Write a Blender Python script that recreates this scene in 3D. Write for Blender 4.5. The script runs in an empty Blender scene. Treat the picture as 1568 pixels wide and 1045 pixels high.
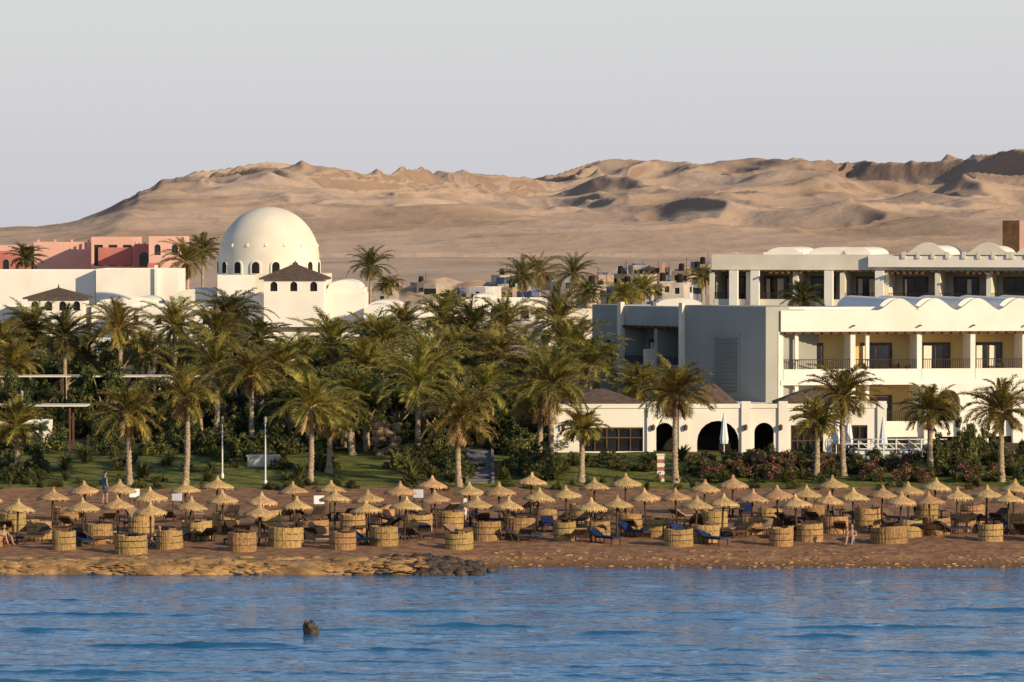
import bpy, bmesh, math, random
import numpy as np
from mathutils import Vector, Matrix, Euler
random.seed(7); rng=np.random.default_rng(7)
scene=bpy.context.scene
F=6400.0; CH=16.0
def X(px,D): return (px-784)/F*D
def Z(py,D): return CH-(py-355)/F*D

# ---------------------------------------------------------------- noise
_perm=np.random.default_rng(3).permutation(256); _perm=np.concatenate([_perm,_perm])
_ga=np.random.default_rng(5).uniform(0,2*np.pi,256)
def pn(x,y):
    x=np.asarray(x,float);y=np.asarray(y,float)
    xi=np.floor(x).astype(int);yi=np.floor(y).astype(int)
    xf=x-xi;yf=y-yi
    u=xf**3*(xf*(xf*6-15)+10);v=yf**3*(yf*(yf*6-15)+10)
    def g(ix,iy,dx,dy):
        a=_ga[_perm[_perm[ix&255]+(iy&255)]]
        return np.cos(a)*dx+np.sin(a)*dy
    n00=g(xi,yi,xf,yf);n10=g(xi+1,yi,xf-1,yf);n01=g(xi,yi+1,xf,yf-1);n11=g(xi+1,yi+1,xf-1,yf-1)
    return (n00*(1-u)+n10*u)*(1-v)+(n01*(1-u)+n11*u)*v*1.0
def fbm(x,y,o=4):
    s=0;a=1
    for i in range(o):
        s=s+a*pn(x*2**i+17.3*i,y*2**i+9.1*i);a*=.5
    return s
def ridged(x,y,o=4):
    s=0;a=1
    for i in range(o):
        s=s+a*(1-2.2*np.abs(pn(x*2**i+31.7*i,y*2**i+5.3*i)));a*=.42
    return s

# ---------------------------------------------------------------- materials
def newmat(name):
    m=bpy.data.materials.new(name);m.use_nodes=True
    nt=m.node_tree;nt.nodes.clear()
    return m,nt,nt.nodes,nt.links
def ramp(N,L,src,stops):
    r=N.new('ShaderNodeValToRGB');e=r.color_ramp.elements
    while len(e)<len(stops): e.new(.5)
    for i,(p,c) in enumerate(stops):
        e[i].position=p;e[i].color=(*c,1) if len(c)==3 else c
    L.new(src,r.inputs[0]);return r
def M(name,c1,c2=None,scale=1.0,rough=.85,bump=0,bscale=8.0,stretch=(1,1,1),transl=0,rand=0,spec=.2,detail=6,lo=.35,hi=.65,dist=.05,metal=0):
    m,nt,N,L=newmat(name)
    out=N.new('ShaderNodeOutputMaterial');b=N.new('ShaderNodeBsdfPrincipled')
    b.inputs['Roughness'].default_value=rough;b.inputs['Specular IOR Level'].default_value=spec;b.inputs['Metallic'].default_value=metal
    geo=N.new('ShaderNodeNewGeometry');mp=N.new('ShaderNodeMapping');mp.inputs['Scale'].default_value=stretch
    L.new(geo.outputs['Position'],mp.inputs[0])
    if c2 is None: c2=tuple(v*.8 for v in c1)
    n=N.new('ShaderNodeTexNoise');n.inputs['Scale'].default_value=scale;n.inputs['Detail'].default_value=detail
    L.new(mp.outputs[0],n.inputs[0])
    r=ramp(N,L,n.outputs[0],[(lo,c2),(hi,c1)])
    col=r.outputs[0]
    if rand:
        oi=N.new('ShaderNodeObjectInfo');h=N.new('ShaderNodeHueSaturation')
        mr=N.new('ShaderNodeMapRange');mr.inputs[3].default_value=1-rand;mr.inputs[4].default_value=1+rand
        L.new(oi.outputs['Random'],mr.inputs[0]);L.new(mr.outputs[0],h.inputs['Value'])
        mr2=N.new('ShaderNodeMapRange');mr2.inputs[3].default_value=.485;mr2.inputs[4].default_value=.515
        mm=N.new('ShaderNodeMath');mm.operation='FRACT';m3=N.new('ShaderNodeMath');m3.operation='MULTIPLY';m3.inputs[1].default_value=7.3
        L.new(oi.outputs['Random'],m3.inputs[0]);L.new(m3.outputs[0],mm.inputs[0]);L.new(mm.outputs[0],mr2.inputs[0]);L.new(mr2.outputs[0],h.inputs['Hue'])
        L.new(col,h.inputs['Color']);col=h.outputs[0]
    L.new(col,b.inputs['Base Color'])
    if bump:
        n2=N.new('ShaderNodeTexNoise');n2.inputs['Scale'].default_value=bscale;n2.inputs['Detail'].default_value=6
        L.new(mp.outputs[0],n2.inputs[0]);bp=N.new('ShaderNodeBump');bp.inputs['Strength'].default_value=bump;bp.inputs['Distance'].default_value=dist
        L.new(n2.outputs[0],bp.inputs['Height']);L.new(bp.outputs[0],b.inputs['Normal'])
    sh=b.outputs[0]
    if transl:
        t=N.new('ShaderNodeBsdfTranslucent');L.new(col,t.inputs[0]);mx=N.new('ShaderNodeMixShader');mx.inputs[0].default_value=transl
        L.new(sh,mx.inputs[1]);L.new(t.outputs[0],mx.inputs[2]);sh=mx.outputs[0]
    L.new(sh,out.inputs[0])
    return m
WHITE=M('white_plaster',(.86,.79,.67),(.77,.70,.57),.35,.9,.15,3,lo=.3,hi=.6)
CREAM=M('cream_plaster',(.78,.70,.55),(.68,.60,.46),.4,.9,.15,3)
SHADE_GREY=M('shade_grey_plaster',(.36,.35,.30),(.29,.28,.24),.3,.9,.1,3)  # hotel plaster darkened so its colour carries the shade
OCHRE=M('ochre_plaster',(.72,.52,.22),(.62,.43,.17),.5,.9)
PINK=M('pink_plaster',(.74,.43,.33),(.66,.37,.28),.3,.9)
RED=M('red_plaster',(.50,.19,.15),(.44,.15,.12),.4,.9)
BROWN=M('brown_timber',(.13,.07,.035),(.08,.04,.02),2,.7)
TILE=M('brown_roof_tile',(.15,.10,.07),(.09,.06,.045),3,.8,.6,10)
GLASS=M('dark_glass',(.02,.022,.025),(.01,.01,.012),1,.15,spec=.5)
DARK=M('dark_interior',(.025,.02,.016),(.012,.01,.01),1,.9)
RAIL=M('dark_metal_railing',(.06,.04,.03),(.03,.02,.015),2,.6)
THATCH=M('palm_thatch',(.56,.36,.165),(.32,.195,.08),9,.95,.8,18,stretch=(1,1,.4),rand=.14,lo=.35,hi=.6)
REED=M('woven_reed',(.44,.27,.11),(.27,.16,.06),7,.95,.8,16,stretch=(1.6,1.6,.8),rand=.2,lo=.38,hi=.6)
WOOD=M('weathered_wood',(.10,.06,.036),(.05,.032,.02),5,.85)
BLUE=M('navy_cushion',(.02,.035,.10),(.012,.022,.07),3,.8,rand=.3)
TAN=M('tan_cushion',(.30,.19,.11),(.22,.14,.08),3,.9,rand=.3)
TRUNK=M('palm_trunk',(.50,.37,.23),(.20,.14,.09),7,.95,1,14,stretch=(1,1,2.5),lo=.35,hi=.6)
FROND=M('palm_frond',(.42,.32,.062),(.19,.165,.032),1.3,.55,transl=.24,rand=.2,spec=.35)
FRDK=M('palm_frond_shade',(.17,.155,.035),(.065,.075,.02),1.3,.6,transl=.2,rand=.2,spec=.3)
DEAD=M('dry_frond',(.44,.29,.12),(.25,.17,.07),3,.9,rand=.2)
LEAF=M('shrub_leaf',(.17,.15,.032),(.04,.052,.014),1.6,.6,transl=.2,rand=.35,spec=.3,lo=.38,hi=.62)
LEAF2=M('dark_leaf',(.055,.065,.018),(.016,.024,.009),1.6,.6,transl=.15,rand=.3,spec=.3)
FLOWER=M('oleander_flower',(.55,.14,.18),(.4,.08,.12),3,.7)
ROCK=M('shore_rock',(.43,.25,.10),(.15,.085,.038),1.6,.9,1,6,stretch=(.6,1,1.6),lo=.36,hi=.62)
DROCK=M('wet_reef_rock',(.12,.08,.05),(.035,.026,.02),3,.55,1,7)
SKIN=M('skin',(.45,.25,.17),(.40,.22,.14),6,.6)
SHORTS=M('swim_shorts',(.25,.04,.04),(.2,.03,.03),6,.8)
HAIR=M('hair',(.03,.02,.015),(.02,.012,.01),20,.7)
PWHITE=M('white_canvas',(.78,.77,.74),(.7,.69,.66),3,.9)
STONE=M('garden_stone',(.42,.29,.17),(.26,.17,.10),3,.9,1,6)
def village(c): return M('village_wall',c,tuple(v*.7 for v in c),1,.9)

# ---------------------------------------------------------------- mesh builder
class MB:
    def __init__(s): s.v=[];s.f=[];s.m=[]
    def add(s,vs,fs,mat=0):
        o=len(s.v);s.v.extend([tuple(v) for v in vs]);s.f.extend([tuple(i+o for i in f) for f in fs]);s.m.extend([mat]*len(fs))
    def prism(s,x0,x1,zb0,zb1,zt0,zt1,y0,y1,mat=0):
        s.add([(x0,y0,zb0),(x1,y0,zb1),(x1,y1,zb1),(x0,y1,zb0),(x0,y0,zt0),(x1,y0,zt1),(x1,y1,zt1),(x0,y1,zt0)],
              [(0,3,2,1),(4,5,6,7),(0,1,5,4),(1,2,6,5),(2,3,7,6),(3,0,4,7)],mat)
    def box(s,x0,x1,y0,y1,z0,z1,mat=0): s.prism(x0,x1,z0,z0,z1,z1,y0,y1,mat)
    def tbox(s,mtx,sx,sy,sz,mat=0):
        vs=[mtx@Vector((a*sx/2,b*sy/2,c*sz/2)) for a,b,c in [(-1,-1,-1),(1,-1,-1),(1,1,-1),(-1,1,-1),(-1,-1,1),(1,-1,1),(1,1,1),(-1,1,1)]]
        s.add(vs,[(0,3,2,1),(4,5,6,7),(0,1,5,4),(1,2,6,5),(2,3,7,6),(3,0,4,7)],mat)
    def lathe(s,prof,seg=24,c=(0,0),mat=0,a0=0,a1=2*math.pi,jit=None,sy=1):
        full=abs(a1-a0-2*math.pi)<1e-6;n=seg if full else seg+1
        vs=[];o=len(prof)
        for i in range(n):
            a=a0+(a1-a0)*i/seg
            for j,(r,z) in enumerate(prof):
                rr,zz=(r,z) if jit is None else jit(i,j,r,z)
                vs.append((c[0]+rr*math.cos(a),c[1]+rr*math.sin(a)*sy,zz))
        fs=[]
        for i in range(seg):
            k=(i+1)%n
            for j in range(o-1): fs.append((i*o+j,k*o+j,k*o+j+1,i*o+j+1))
        s.add(vs,fs,mat)
    def facade(s,x0,x1,z0,z1,y0,y1,ops=(),mat=0):
        cur=x0
        for xa,xb,za,zb,arch in sorted(ops):
            if xa>cur+1e-4: s.box(cur,xa,y0,y1,z0,z1,mat)
            if za>z0+1e-4: s.box(xa,xb,y0,y1,z0,za,mat)
            if arch:
                r=(xb-xa)/2;c=(xa+xb)/2;k=10;rz=min(r,zb-za)
                xs=[c-r*math.cos(math.pi*i/k) for i in range(k+1)]
                zz=[zb-rz+rz*math.sin(math.pi*i/k) for i in range(k+1)]
                for i in range(k): s.prism(xs[i],xs[i+1],zz[i],zz[i+1],z1,z1,y0,y1,mat)
            else: s.box(xa,xb,y0,y1,zb,z1,mat)
            cur=xb
        if x1>cur+1e-4: s.box(cur,x1,y0,y1,z0,z1,mat)
    def hump(s,c,r,z,y0,y1,h=None,mat=0):
        h=h or r;k=14
        xs=[c-r*math.cos(math.pi*i/k) for i in range(k+1)];zz=[z+h*math.sin(math.pi*i/k) for i in range(k+1)]
        for i in range(k): s.prism(xs[i],xs[i+1],z,z,zz[i]+1e-4,zz[i+1]+1e-4,y0,y1,mat)
    def bell(s,c,r,z,y0,y1,h,mat=0):
        k=18
        xs=[c-r+2*r*i/k for i in range(k+1)];zz=[z+h*(.5+.5*math.cos(math.pi*max(-1,min(1,(x-c)/r))))**.75+.03 for x in xs]
        for i in range(k): s.prism(xs[i],xs[i+1],z,z,zz[i],zz[i+1],y0,y1,mat)
    def pyramid(s,x0,x1,y0,y1,z0,z1,t=.12,mat=0,ridge=0):
        cx=(x0+x1)/2;cy=(y0+y1)/2
        s.box(x0,x1,y0,y1,z0-t,z0-.003,mat)
        s.add([(x0,y0,z0),(x1,y0,z0),(x1,y1,z0),(x0,y1,z0),(cx-ridge,cy,z1),(cx+ridge,cy,z1)],[(0,1,5,4),(1,2,5),(2,3,4,5),(3,0,4)],mat)
def mkobj(name,verts,faces,mats,midx=None,parent=None,loc=(0,0,0),rot=0,smooth=False):
    me=bpy.data.meshes.new(name)
    if isinstance(verts,np.ndarray):
        me.vertices.add(len(verts));me.vertices.foreach_set('co',verts.astype(np.float32).ravel())
        k=faces.shape[1];nf=len(faces)
        me.loops.add(nf*k);me.loops.foreach_set('vertex_index',faces.astype(np.int32).ravel())
        me.polygons.add(nf);me.polygons.foreach_set('loop_start',np.arange(nf,dtype=np.int32)*k)
        me.polygons.foreach_set('loop_total',np.full(nf,k,dtype=np.int32))
        me.update(calc_edges=True)
    else: me.from_pydata(verts,[],faces)
    for m in mats: me.materials.append(m)
    if midx is not None: me.polygons.foreach_set('material_index',np.asarray(midx,dtype=np.int32))
    if smooth: me.polygons.foreach_set('use_smooth',np.ones(len(me.polygons),dtype=bool))
    me.update()
    o=bpy.data.objects.new(name,me);scene.collection.objects.link(o)
    o.location=loc;o.rotation_euler=(0,0,rot)
    if parent: o.parent=parent
    return o
def mbobj(mb,name,mats,parent=None,loc=(0,0,0),rot=0,smooth=False):
    return mkobj(name,mb.v,mb.f,mats,mb.m,parent,loc,rot,smooth)
def inst(name,me,loc,rot=0,sc=1,tilt=(0,0)):
    o=bpy.data.objects.new(name,me);scene.collection.objects.link(o)
    o.location=loc;o.rotation_euler=(tilt[0],tilt[1],rot);o.scale=sc if isinstance(sc,tuple) else (sc,sc,sc);return o
class Bld:
    def __init__(s,name,x,y,ang=0):
        s.e=bpy.data.objects.new(name,None);scene.collection.objects.link(s.e);s.e.location=(x,y,0);s.e.rotation_euler=(0,0,math.radians(ang));s.p={}
    def part(s,n,mat):
        if n not in s.p: s.p[n]=(MB(),mat)
        return s.p[n][0]
    def done(s,smooth=()):
        for n,(mb,mat) in s.p.items():
            if mb.v: mbobj(mb,n,[mat],s.e,smooth=(n in smooth))

# ---------------------------------------------------------------- ground
Gy=[204,212,225,236,248,262,290,330,420,600,1e5]
def ground(x,y):
    x=np.asarray(x,float);y=np.asarray(y,float)
    right=np.interp(y,[100,190,198,199.1,200.2,204]+Gy[1:],[-5,-.9,-.12,.08,.42,.72,.95,1.2,1.6,2.3,2.6,3.1,3.8,4.5,5,5])
    left=np.interp(y,[100,188,194.9,195.6,199,204]+Gy[1:],[-5,-1,-.35,.42,.62,.75,.95,1.2,1.6,2.3,2.6,3.1,3.8,4.5,5,5])
    t=np.clip((x-X(600,197))/4.5,0,1)
    z=left*(1-t)+right*t
    z=z+.10*fbm(x*.25,y*.3,3)*np.clip((y-197)/6,0,1)*np.clip((3000-y)/2000,0.0,1)
    z=z+.045*fbm(x*1.3,y*1.5,3)*np.clip((y-196)/3,0,1)*(y<240)
    z=z+np.clip((y-430)/200,0,1)*np.clip((2500-y)/1000,0,1)*1.2*fbm(x*.02,y*.012,4)
    return z
def g1(x,y): return float(ground(x,y))
def axis(segs):
    out=[segs[0][0]]
    for a,b,st in segs:
        n=max(1,int(round((b-a)/st)));out+=list(a+(b-a)*np.arange(1,n+1)/n)
    return np.array(out)
def grid(xs,ys,zf):
    XX,YY=np.meshgrid(xs,ys);ZZ=zf(XX,YY)
    v=np.stack([XX.ravel(),YY.ravel(),ZZ.ravel()],1)
    nx=len(xs);ny=len(ys);i=np.arange((ny-1)*nx).reshape(ny-1,nx)[:,:-1].ravel()
    return v,np.stack([i,i+1,i+1+nx,i+nx],1)
xs=axis([(-20000,-3000,3000),(-3000,-400,200),(-400,-60,10),(-60,60,.4),(60,400,10),(400,3000,200),(3000,20000,3000)])
ys=axis([(-600,150,50),(150,190,5),(190,240,.25),(240,300,.5),(300,450,3),(450,1500,10),(1500,4000,100),(4000,30000,2000)])
v,f=grid(xs,ys,ground)
gm,nt,N,L=newmat('ground_sand_lawn_desert')
out=N.new('ShaderNodeOutputMaterial');b=N.new('ShaderNodeBsdfPrincipled');b.inputs['Roughness'].default_value=.95;b.inputs['Specular IOR Level'].default_value=.1
L.new(b.outputs[0],out.inputs[0])
geo=N.new('ShaderNodeNewGeometry');sep=N.new('ShaderNodeSeparateXYZ');L.new(geo.outputs['Position'],sep.inputs[0])
def noise(scale,stretch=None,detail=6):
    n=N.new('ShaderNodeTexNoise');n.inputs['Scale'].default_value=scale;n.inputs['Detail'].default_value=detail
    if stretch:
        mp=N.new('ShaderNodeMapping');mp.inputs['Scale'].default_value=stretch;L.new(geo.outputs['Position'],mp.inputs[0]);L.new(mp.outputs[0],n.inputs[0])
    else: L.new(geo.outputs['Position'],n.inputs[0])
    return n.outputs[0]
def mathn(op,a,bb):
    m=N.new('ShaderNodeMath');m.operation=op
    for i,q in enumerate((a,bb)):
        if isinstance(q,(int,float)): m.inputs[i].default_value=q
        else: L.new(q,m.inputs[i])
    return m.outputs[0]
def smooth(src,a,bb):
    m=N.new('ShaderNodeMapRange');m.interpolation_type='SMOOTHSTEP';m.inputs[1].default_value=a;m.inputs[2].default_value=bb;L.new(src,m.inputs[0]);return m.outputs[0]
def mixc(fac,a,bb):
    m=N.new('ShaderNodeMix');m.data_type='RGBA'
    L.new(fac,m.inputs[0])
    for i,q in ((6,a),(7,bb)):
        if isinstance(q,tuple): m.inputs[i].default_value=(*q,1)
        else: L.new(q,m.inputs[i])
    return m.outputs[2]
sand=ramp(N,L,noise(1.6),[(.3,(.17,.085,.042)),(.5,(.28,.145,.075)),(.7,(.37,.205,.11))]).outputs[0]
wet=smooth(sep.outputs[2],.42,.05)
sand=mixc(wet,sand,(.16,.09,.05))
lawn=ramp(N,L,noise(.9),[(.35,(.08,.095,.02)),(.65,(.20,.19,.04))]).outputs[0]
soil=ramp(N,L,noise(.35),[(.4,(.10,.07,.04)),(.6,(.05,.06,.02))]).outputs[0]
des=ramp(N,L,noise(.012,(1,.25,1),8),[(.35,(.42,.28,.175)),(.5,(.54,.375,.245)),(.65,(.62,.44,.29))]).outputs[0]
yv=mathn('ADD',sep.outputs[1],mathn('MULTIPLY',noise(.3),5.0))
c=mixc(smooth(yv,237.5,238.5),sand,lawn)
c=mixc(smooth(yv,256,262),c,soil)
c=mixc(smooth(yv,350,440),c,des)
L.new(c,b.inputs['Base Color'])
bp=N.new('ShaderNodeBump');bp.inputs['Distance'].default_value=.12;bp.inputs['Strength'].default_value=.8;L.new(noise(2.5),bp.inputs['Height']);L.new(bp.outputs[0],b.inputs['Normal'])
mkobj('ground',v,f,[gm],smooth=True)

# ---------------------------------------------------------------- hills
sil=np.array([(-400,366),(-150,364),(0,361),(60,353),(120,338),(170,318),(210,294),(275,268),(330,261),(390,250),(470,249),(520,259),(565,268),(600,258),(660,260),(700,262),(770,270),(835,273),(880,258),(915,243),(1000,246),(1080,250),(1150,242),(1250,244),(1300,250),(1340,247),(1400,250),(1480,238),(1568,228),(1700,222),(2000,235)],float)
ups=axis([(-1500,-100,40),(-100,1668,3.0),(1668,3200,40)])
Ds=axis([(1500,1700,20),(1700,4300,7.5),(4300,5600,60)])
_fine=np.arange(-1600,3300,3.0);_c=np.interp(_fine,sil[:,0],sil[:,1]);_k=np.hanning(21);_k/=_k.sum();_c=np.convolve(np.pad(_c,10,'edge'),_k,'valid')
crf=lambda u:np.interp(u,_fine,_c)
_k2=np.hanning(121);_k2/=_k2.sum();_cs=np.convolve(np.pad(_c,60,'edge'),_k2,'valid')
crs=lambda u:np.interp(u,_fine,_cs)
U,DD=np.meshgrid(ups,Ds);HX=(U-784)/F*DD
crest=crs(784+HX/3700*F)
crD=3700+220*np.sin(HX*.0065)
hc=(355-crest)/F*crD+11
t=np.clip((DD-1750)/(crD-1750),0,1)
S=np.where(t<1,t**1.2*(1.35-.35*t),1)
back=np.clip((DD-crD)/1500,0,1);S=S*(1-back**1.2)
wx=HX+80*fbm(HX*.003,DD*.003,3);wy=DD+120*fbm(HX*.003+50,DD*.003,3)
def lean(sx_,sy_,ox_,oy_,k,rot=.3):
    f=lambda xx:1-np.abs(pn(xx*sx_+rot*wy*sx_*.5+ox_,wy*sy_+oy_))*2.4
    a=f(wx);return f(wx+k*a)
n1=ridged(wx*.008,wy*.0045+3,5)
n2=fbm(wx*.02,wy*.012,5)
n3=lean(.0032,.0017,8,0,95)
n4=lean(.0085,.0045,3,7,36,-.4)
n5=lean(.02,.011,13,2,15,.5)
n6=lean(.0055,.0022,21,5,60,.6)
amp=np.clip((hc-12)/62,0.02,1.15)*np.clip(t*1.25,0,1)**1.1
patch=.55+1.3*np.clip(.5+1.4*fbm(HX*.003+9,DD*.002,2),0,1)
H=hc*S*.9+amp*(19*(n3-.5)+10*(n6-.5)+patch*(12*(n4-.5)+5.0*(n5-.5)+3.6*(n1-.9))+2.6*n2)
H=H+hc*.08*S
el=(H-11)/DD*F
win=(DD>3000)
mx=np.max(np.where(win,el,-99),axis=0)
tgt=355-crf(ups)+1.0*fbm(ups*.05,ups*0,3)
diff=(tgt-mx)
kern=np.hanning(31);kern/=kern.sum();ds_=np.convolve(np.pad(diff,15,'edge'),kern,'valid')
w=np.clip((DD-2200)/1500,0,1);w=w*w*(3-2*w)
H=H+w*ds_[None,:]*DD/F
# keep nearer spurs below the main ridge
el=(H-11)/DD*F
mx2=np.max(el,axis=0);need=np.clip(mx2-tgt,0,None)
mxf=np.convolve(np.pad(need,15,'edge'),kern,'valid')
wn_=np.clip((DD-1750)/900,0,1)
H=H-wn_*np.maximum(mxf[None,:]-np.clip(mx2-el,0,None)*.35,0)*DD/F
H=np.where(DD<1760,H-3,H)
H=H+5
H=np.where(t<.03,np.minimum(H,4.0),H)
vv=np.stack([HX.ravel(),DD.ravel(),H.ravel()],1)
nx=len(ups);ny=len(Ds);i=np.arange((ny-1)*nx).reshape(ny-1,nx)[:,:-1].ravel()
ff=np.stack([i,i+1,i+1+nx,i+nx],1)
hm,nt,N,L=newmat('desert_hill')
out=N.new('ShaderNodeOutputMaterial');b=N.new('ShaderNodeBsdfPrincipled');b.inputs['Roughness'].default_value=1;b.inputs['Specular IOR Level'].default_value=0
L.new(b.outputs[0],out.inputs[0])
geo=N.new('ShaderNodeNewGeometry');sep=N.new('ShaderNodeSeparateXYZ');L.new(geo.outputs['Position'],sep.inputs[0])
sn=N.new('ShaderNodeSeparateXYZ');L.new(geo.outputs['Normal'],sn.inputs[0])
base=ramp(N,L,noise(.009,(1,.4,1),9),[(.35,(.46,.305,.195)),(.5,(.57,.39,.26)),(.68,(.63,.445,.305))]).outputs[0]
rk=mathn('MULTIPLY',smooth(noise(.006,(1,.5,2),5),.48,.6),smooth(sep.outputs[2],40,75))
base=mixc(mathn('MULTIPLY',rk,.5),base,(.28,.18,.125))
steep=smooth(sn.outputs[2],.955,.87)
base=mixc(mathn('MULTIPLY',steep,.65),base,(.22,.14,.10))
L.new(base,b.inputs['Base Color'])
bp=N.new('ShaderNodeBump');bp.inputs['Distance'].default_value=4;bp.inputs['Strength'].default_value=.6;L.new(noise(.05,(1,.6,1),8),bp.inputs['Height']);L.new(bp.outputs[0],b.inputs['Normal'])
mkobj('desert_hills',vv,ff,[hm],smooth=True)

# ---------------------------------------------------------------- sea
rw=random.Random(4)
waves=[(-120,360,944,.17),(-120,160,968,.17),(100,500,990,.25),(230,620,968,.15),(620,850,960,.21),(850,1020,972,.20),(1170,1340,978,.19),(1350,1720,935,.18),(1000,1240,950,.12),(420,700,1000,.12),(480,780,938,.12),(760,1120,1022,.11),(1260,1720,1000,.14),(900,1300,915,.08),(100,500,915,.07),(1100,1520,962,.14),(-120,220,1020,.11),(300,640,1034,.10),(560,900,905,.06),(1180,1700,918,.07)]
for k in range(60):
    py=rw.uniform(892,1050);c_=rw.uniform(-100,1700);wd_=rw.uniform(60,230);waves.append((c_-wd_,c_+wd_,py,rw.uniform(.035,.08)*(1+(py-895)/250)))
def sea(x,y):
    z=.03*fbm(x*.28,y*.6,3)+.018*np.sin(y*1.9+3*fbm(x*.07,y*.06,2))*(.5+fbm(x*.08+4,y*.1,2))+.020*fbm(x*.8,y*1.6,2)
    for i,(a,bq,py,am) in enumerate(waves):
        D=16/(py-355)*F;xa=X(a,D);xb=X(bq,D);c=(xa+xb)/2;hw=(xb-xa)/2
        m=(np.abs(y-D)<5)
        if not m.any(): continue
        prof=np.clip(1-((x-c)/hw)**2,0,1)**.7*(.75+.7*pn(x*.7+i*7,y*0))
        yc=D+.45*np.sin(x*.25+i)+.35*pn(x*.6,i*3.3+y*0)*2
        d=y-yc
        z=z+.8*am*prof*np.where(d<0,np.exp(-(d/.22)**2),np.exp(-(d/.7)**2))*m
    return z*np.clip((y-60)/60,0,1)*np.clip((204-y)/6,0.15,1)
sx=axis([(-20000,-2000,3000),(-2000,-60,100),(-60,-30,2),(-30,30,.15),(30,60,2),(60,2000,100),(2000,20000,3000)])
sy=axis([(-20000,-500,5000),(-500,120,60),(120,144,1),(144,203,.1)])
v,f=grid(sx,sy,sea)
wm,nt,N,L=newmat('sea_water')
out=N.new('ShaderNodeOutputMaterial');b=N.new('ShaderNodeBsdfPrincipled');b.inputs['Roughness'].default_value=.06;b.inputs['IOR'].default_value=1.33
L.new(b.outputs[0],out.inputs[0])
geo=N.new('ShaderNodeNewGeometry')
wc=ramp(N,L,noise(.12,(1,2,1),3),[(.35,(.012,.085,.19)),(.65,(.022,.125,.24))]).outputs[0]
L.new(wc,b.inputs['Base Color'])
h=mathn('ADD',mathn('MULTIPLY',noise(1.0,(.5,1.25,1),3),1.0),mathn('MULTIPLY',noise(2.8,(.6,1.2,1),4),.3))
bp=N.new('ShaderNodeBump');bp.inputs['Distance'].default_value=.22;bp.inputs['Strength'].default_value=.75;L.new(h,bp.inputs['Height']);L.new(bp.outputs[0],b.inputs['Normal'])
mkobj('sea_water',v,f,[wm],smooth=True)

# ---------------------------------------------------------------- rocks
def rocks(name,items,mat,sub=2):
    V=[];Fc=[];o=0
    bm=bmesh.new();bmesh.ops.create_icosphere(bm,subdivisions=sub,radius=1)
    bv=np.array([q.co[:] for q in bm.verts]);bf=np.array([[q.index for q in f.verts] for f in bm.faces]);bm.free()
    for (x,y,z,sx_,sy_,sz_) in items:
        s=random.random()*50
        d=1+.45*pn(bv[:,0]*1.3+s,bv[:,1]*1.3+bv[:,2]*1.7)+.35*pn(bv[:,0]*3+s,bv[:,2]*3+bv[:,1]*2)
        a=random.uniform(-.5,.5)
        q=bv*d[:,None];q=np.stack([q[:,0]*math.cos(a)-q[:,1]*math.sin(a),q[:,0]*math.sin(a)+q[:,1]*math.cos(a),q[:,2]],1)
        V.append(q*np.array([sx_,sy_,sz_])+np.array([x,y,z]));Fc.append(bf+o);o+=len(bv)
    mkobj(name,np.concatenate(V),np.concatenate(Fc),[mat])
xs=np.arange(-45,X(648,197),.16);prof_y=np.array([0,.05,.12,.3,.55,.9,1.4,2.0,2.7,3.3]);prof_z=np.array([-.4,-.02,.16,.34,.46,.52,.58,.62,.64,.5])
XX,PY=np.meshgrid(xs,prof_y);_,PZ=np.meshgrid(xs,prof_z)
endf=np.clip((X(648,197)-XX)/3,0,1)
YY=194.7+PY+.35*fbm(XX*.35,PY*0,3)+.16*fbm(XX*1.6,PZ*4,3)*(PY<2)+(1-endf)*.8
ZZ=PZ*(.8+.2*endf)+.10*fbm(XX*1.1,PY*1.5+3,4)*(PZ>.1)+.05*fbm(XX*3.5,PY*4+9,2)*(PZ>.1)
i=np.arange((len(prof_y)-1)*len(xs)).reshape(len(prof_y)-1,len(xs))[:,:-1].ravel();nx=len(xs)
mkobj('rock_shelf',np.stack([XX.ravel(),YY.ravel(),ZZ.ravel()],1),np.stack([i,i+1,i+1+nx,i+nx],1),[ROCK])
it=[]
for k in range(1700):
    x=random.uniform(-42,X(655,197));y=194.75+random.random()**1.8*2.4
    s=random.uniform(.04,.13)*(1.8 if random.random()<.12 else 1);z=np.interp(y-194.7,prof_y,prof_z)
    it.append((x,y,float(z)-.03,s*2.0,s,s*random.uniform(.35,.6)))
rocks('rock_ledge',it,ROCK,2)
it=[]
for k in range(420):
    x=X(random.gauss(684,30),196);y=random.uniform(194.6,198.8);s=random.uniform(.06,.24)
    it.append((x,y,max(g1(x,y),-.05)+random.uniform(0,.14),s*1.4,s,s*.9))
rocks('reef_rocks',it,DROCK)
it=[]
for k in range(700):
    x=random.uniform(X(730,198),45);y=random.uniform(198.3,200.2) if k%3 else random.uniform(197.6,202);s=random.uniform(.025,.10)
    it.append((x,y,g1(x,y),s*1.9,s,s*.6))
rocks('shore_stones',it,ROCK,1)
D=16/(972-355)*F
rocks('sea_rock',[(X(475,D),D,.14,.25,.22,.34),(X(468,D),D+.05,.25,.13,.16,.30),(X(482,D),D,.05,.17,.17,.25),(X(477,D),D-.1,.3,.08,.1,.2)],DROCK,3)

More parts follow.
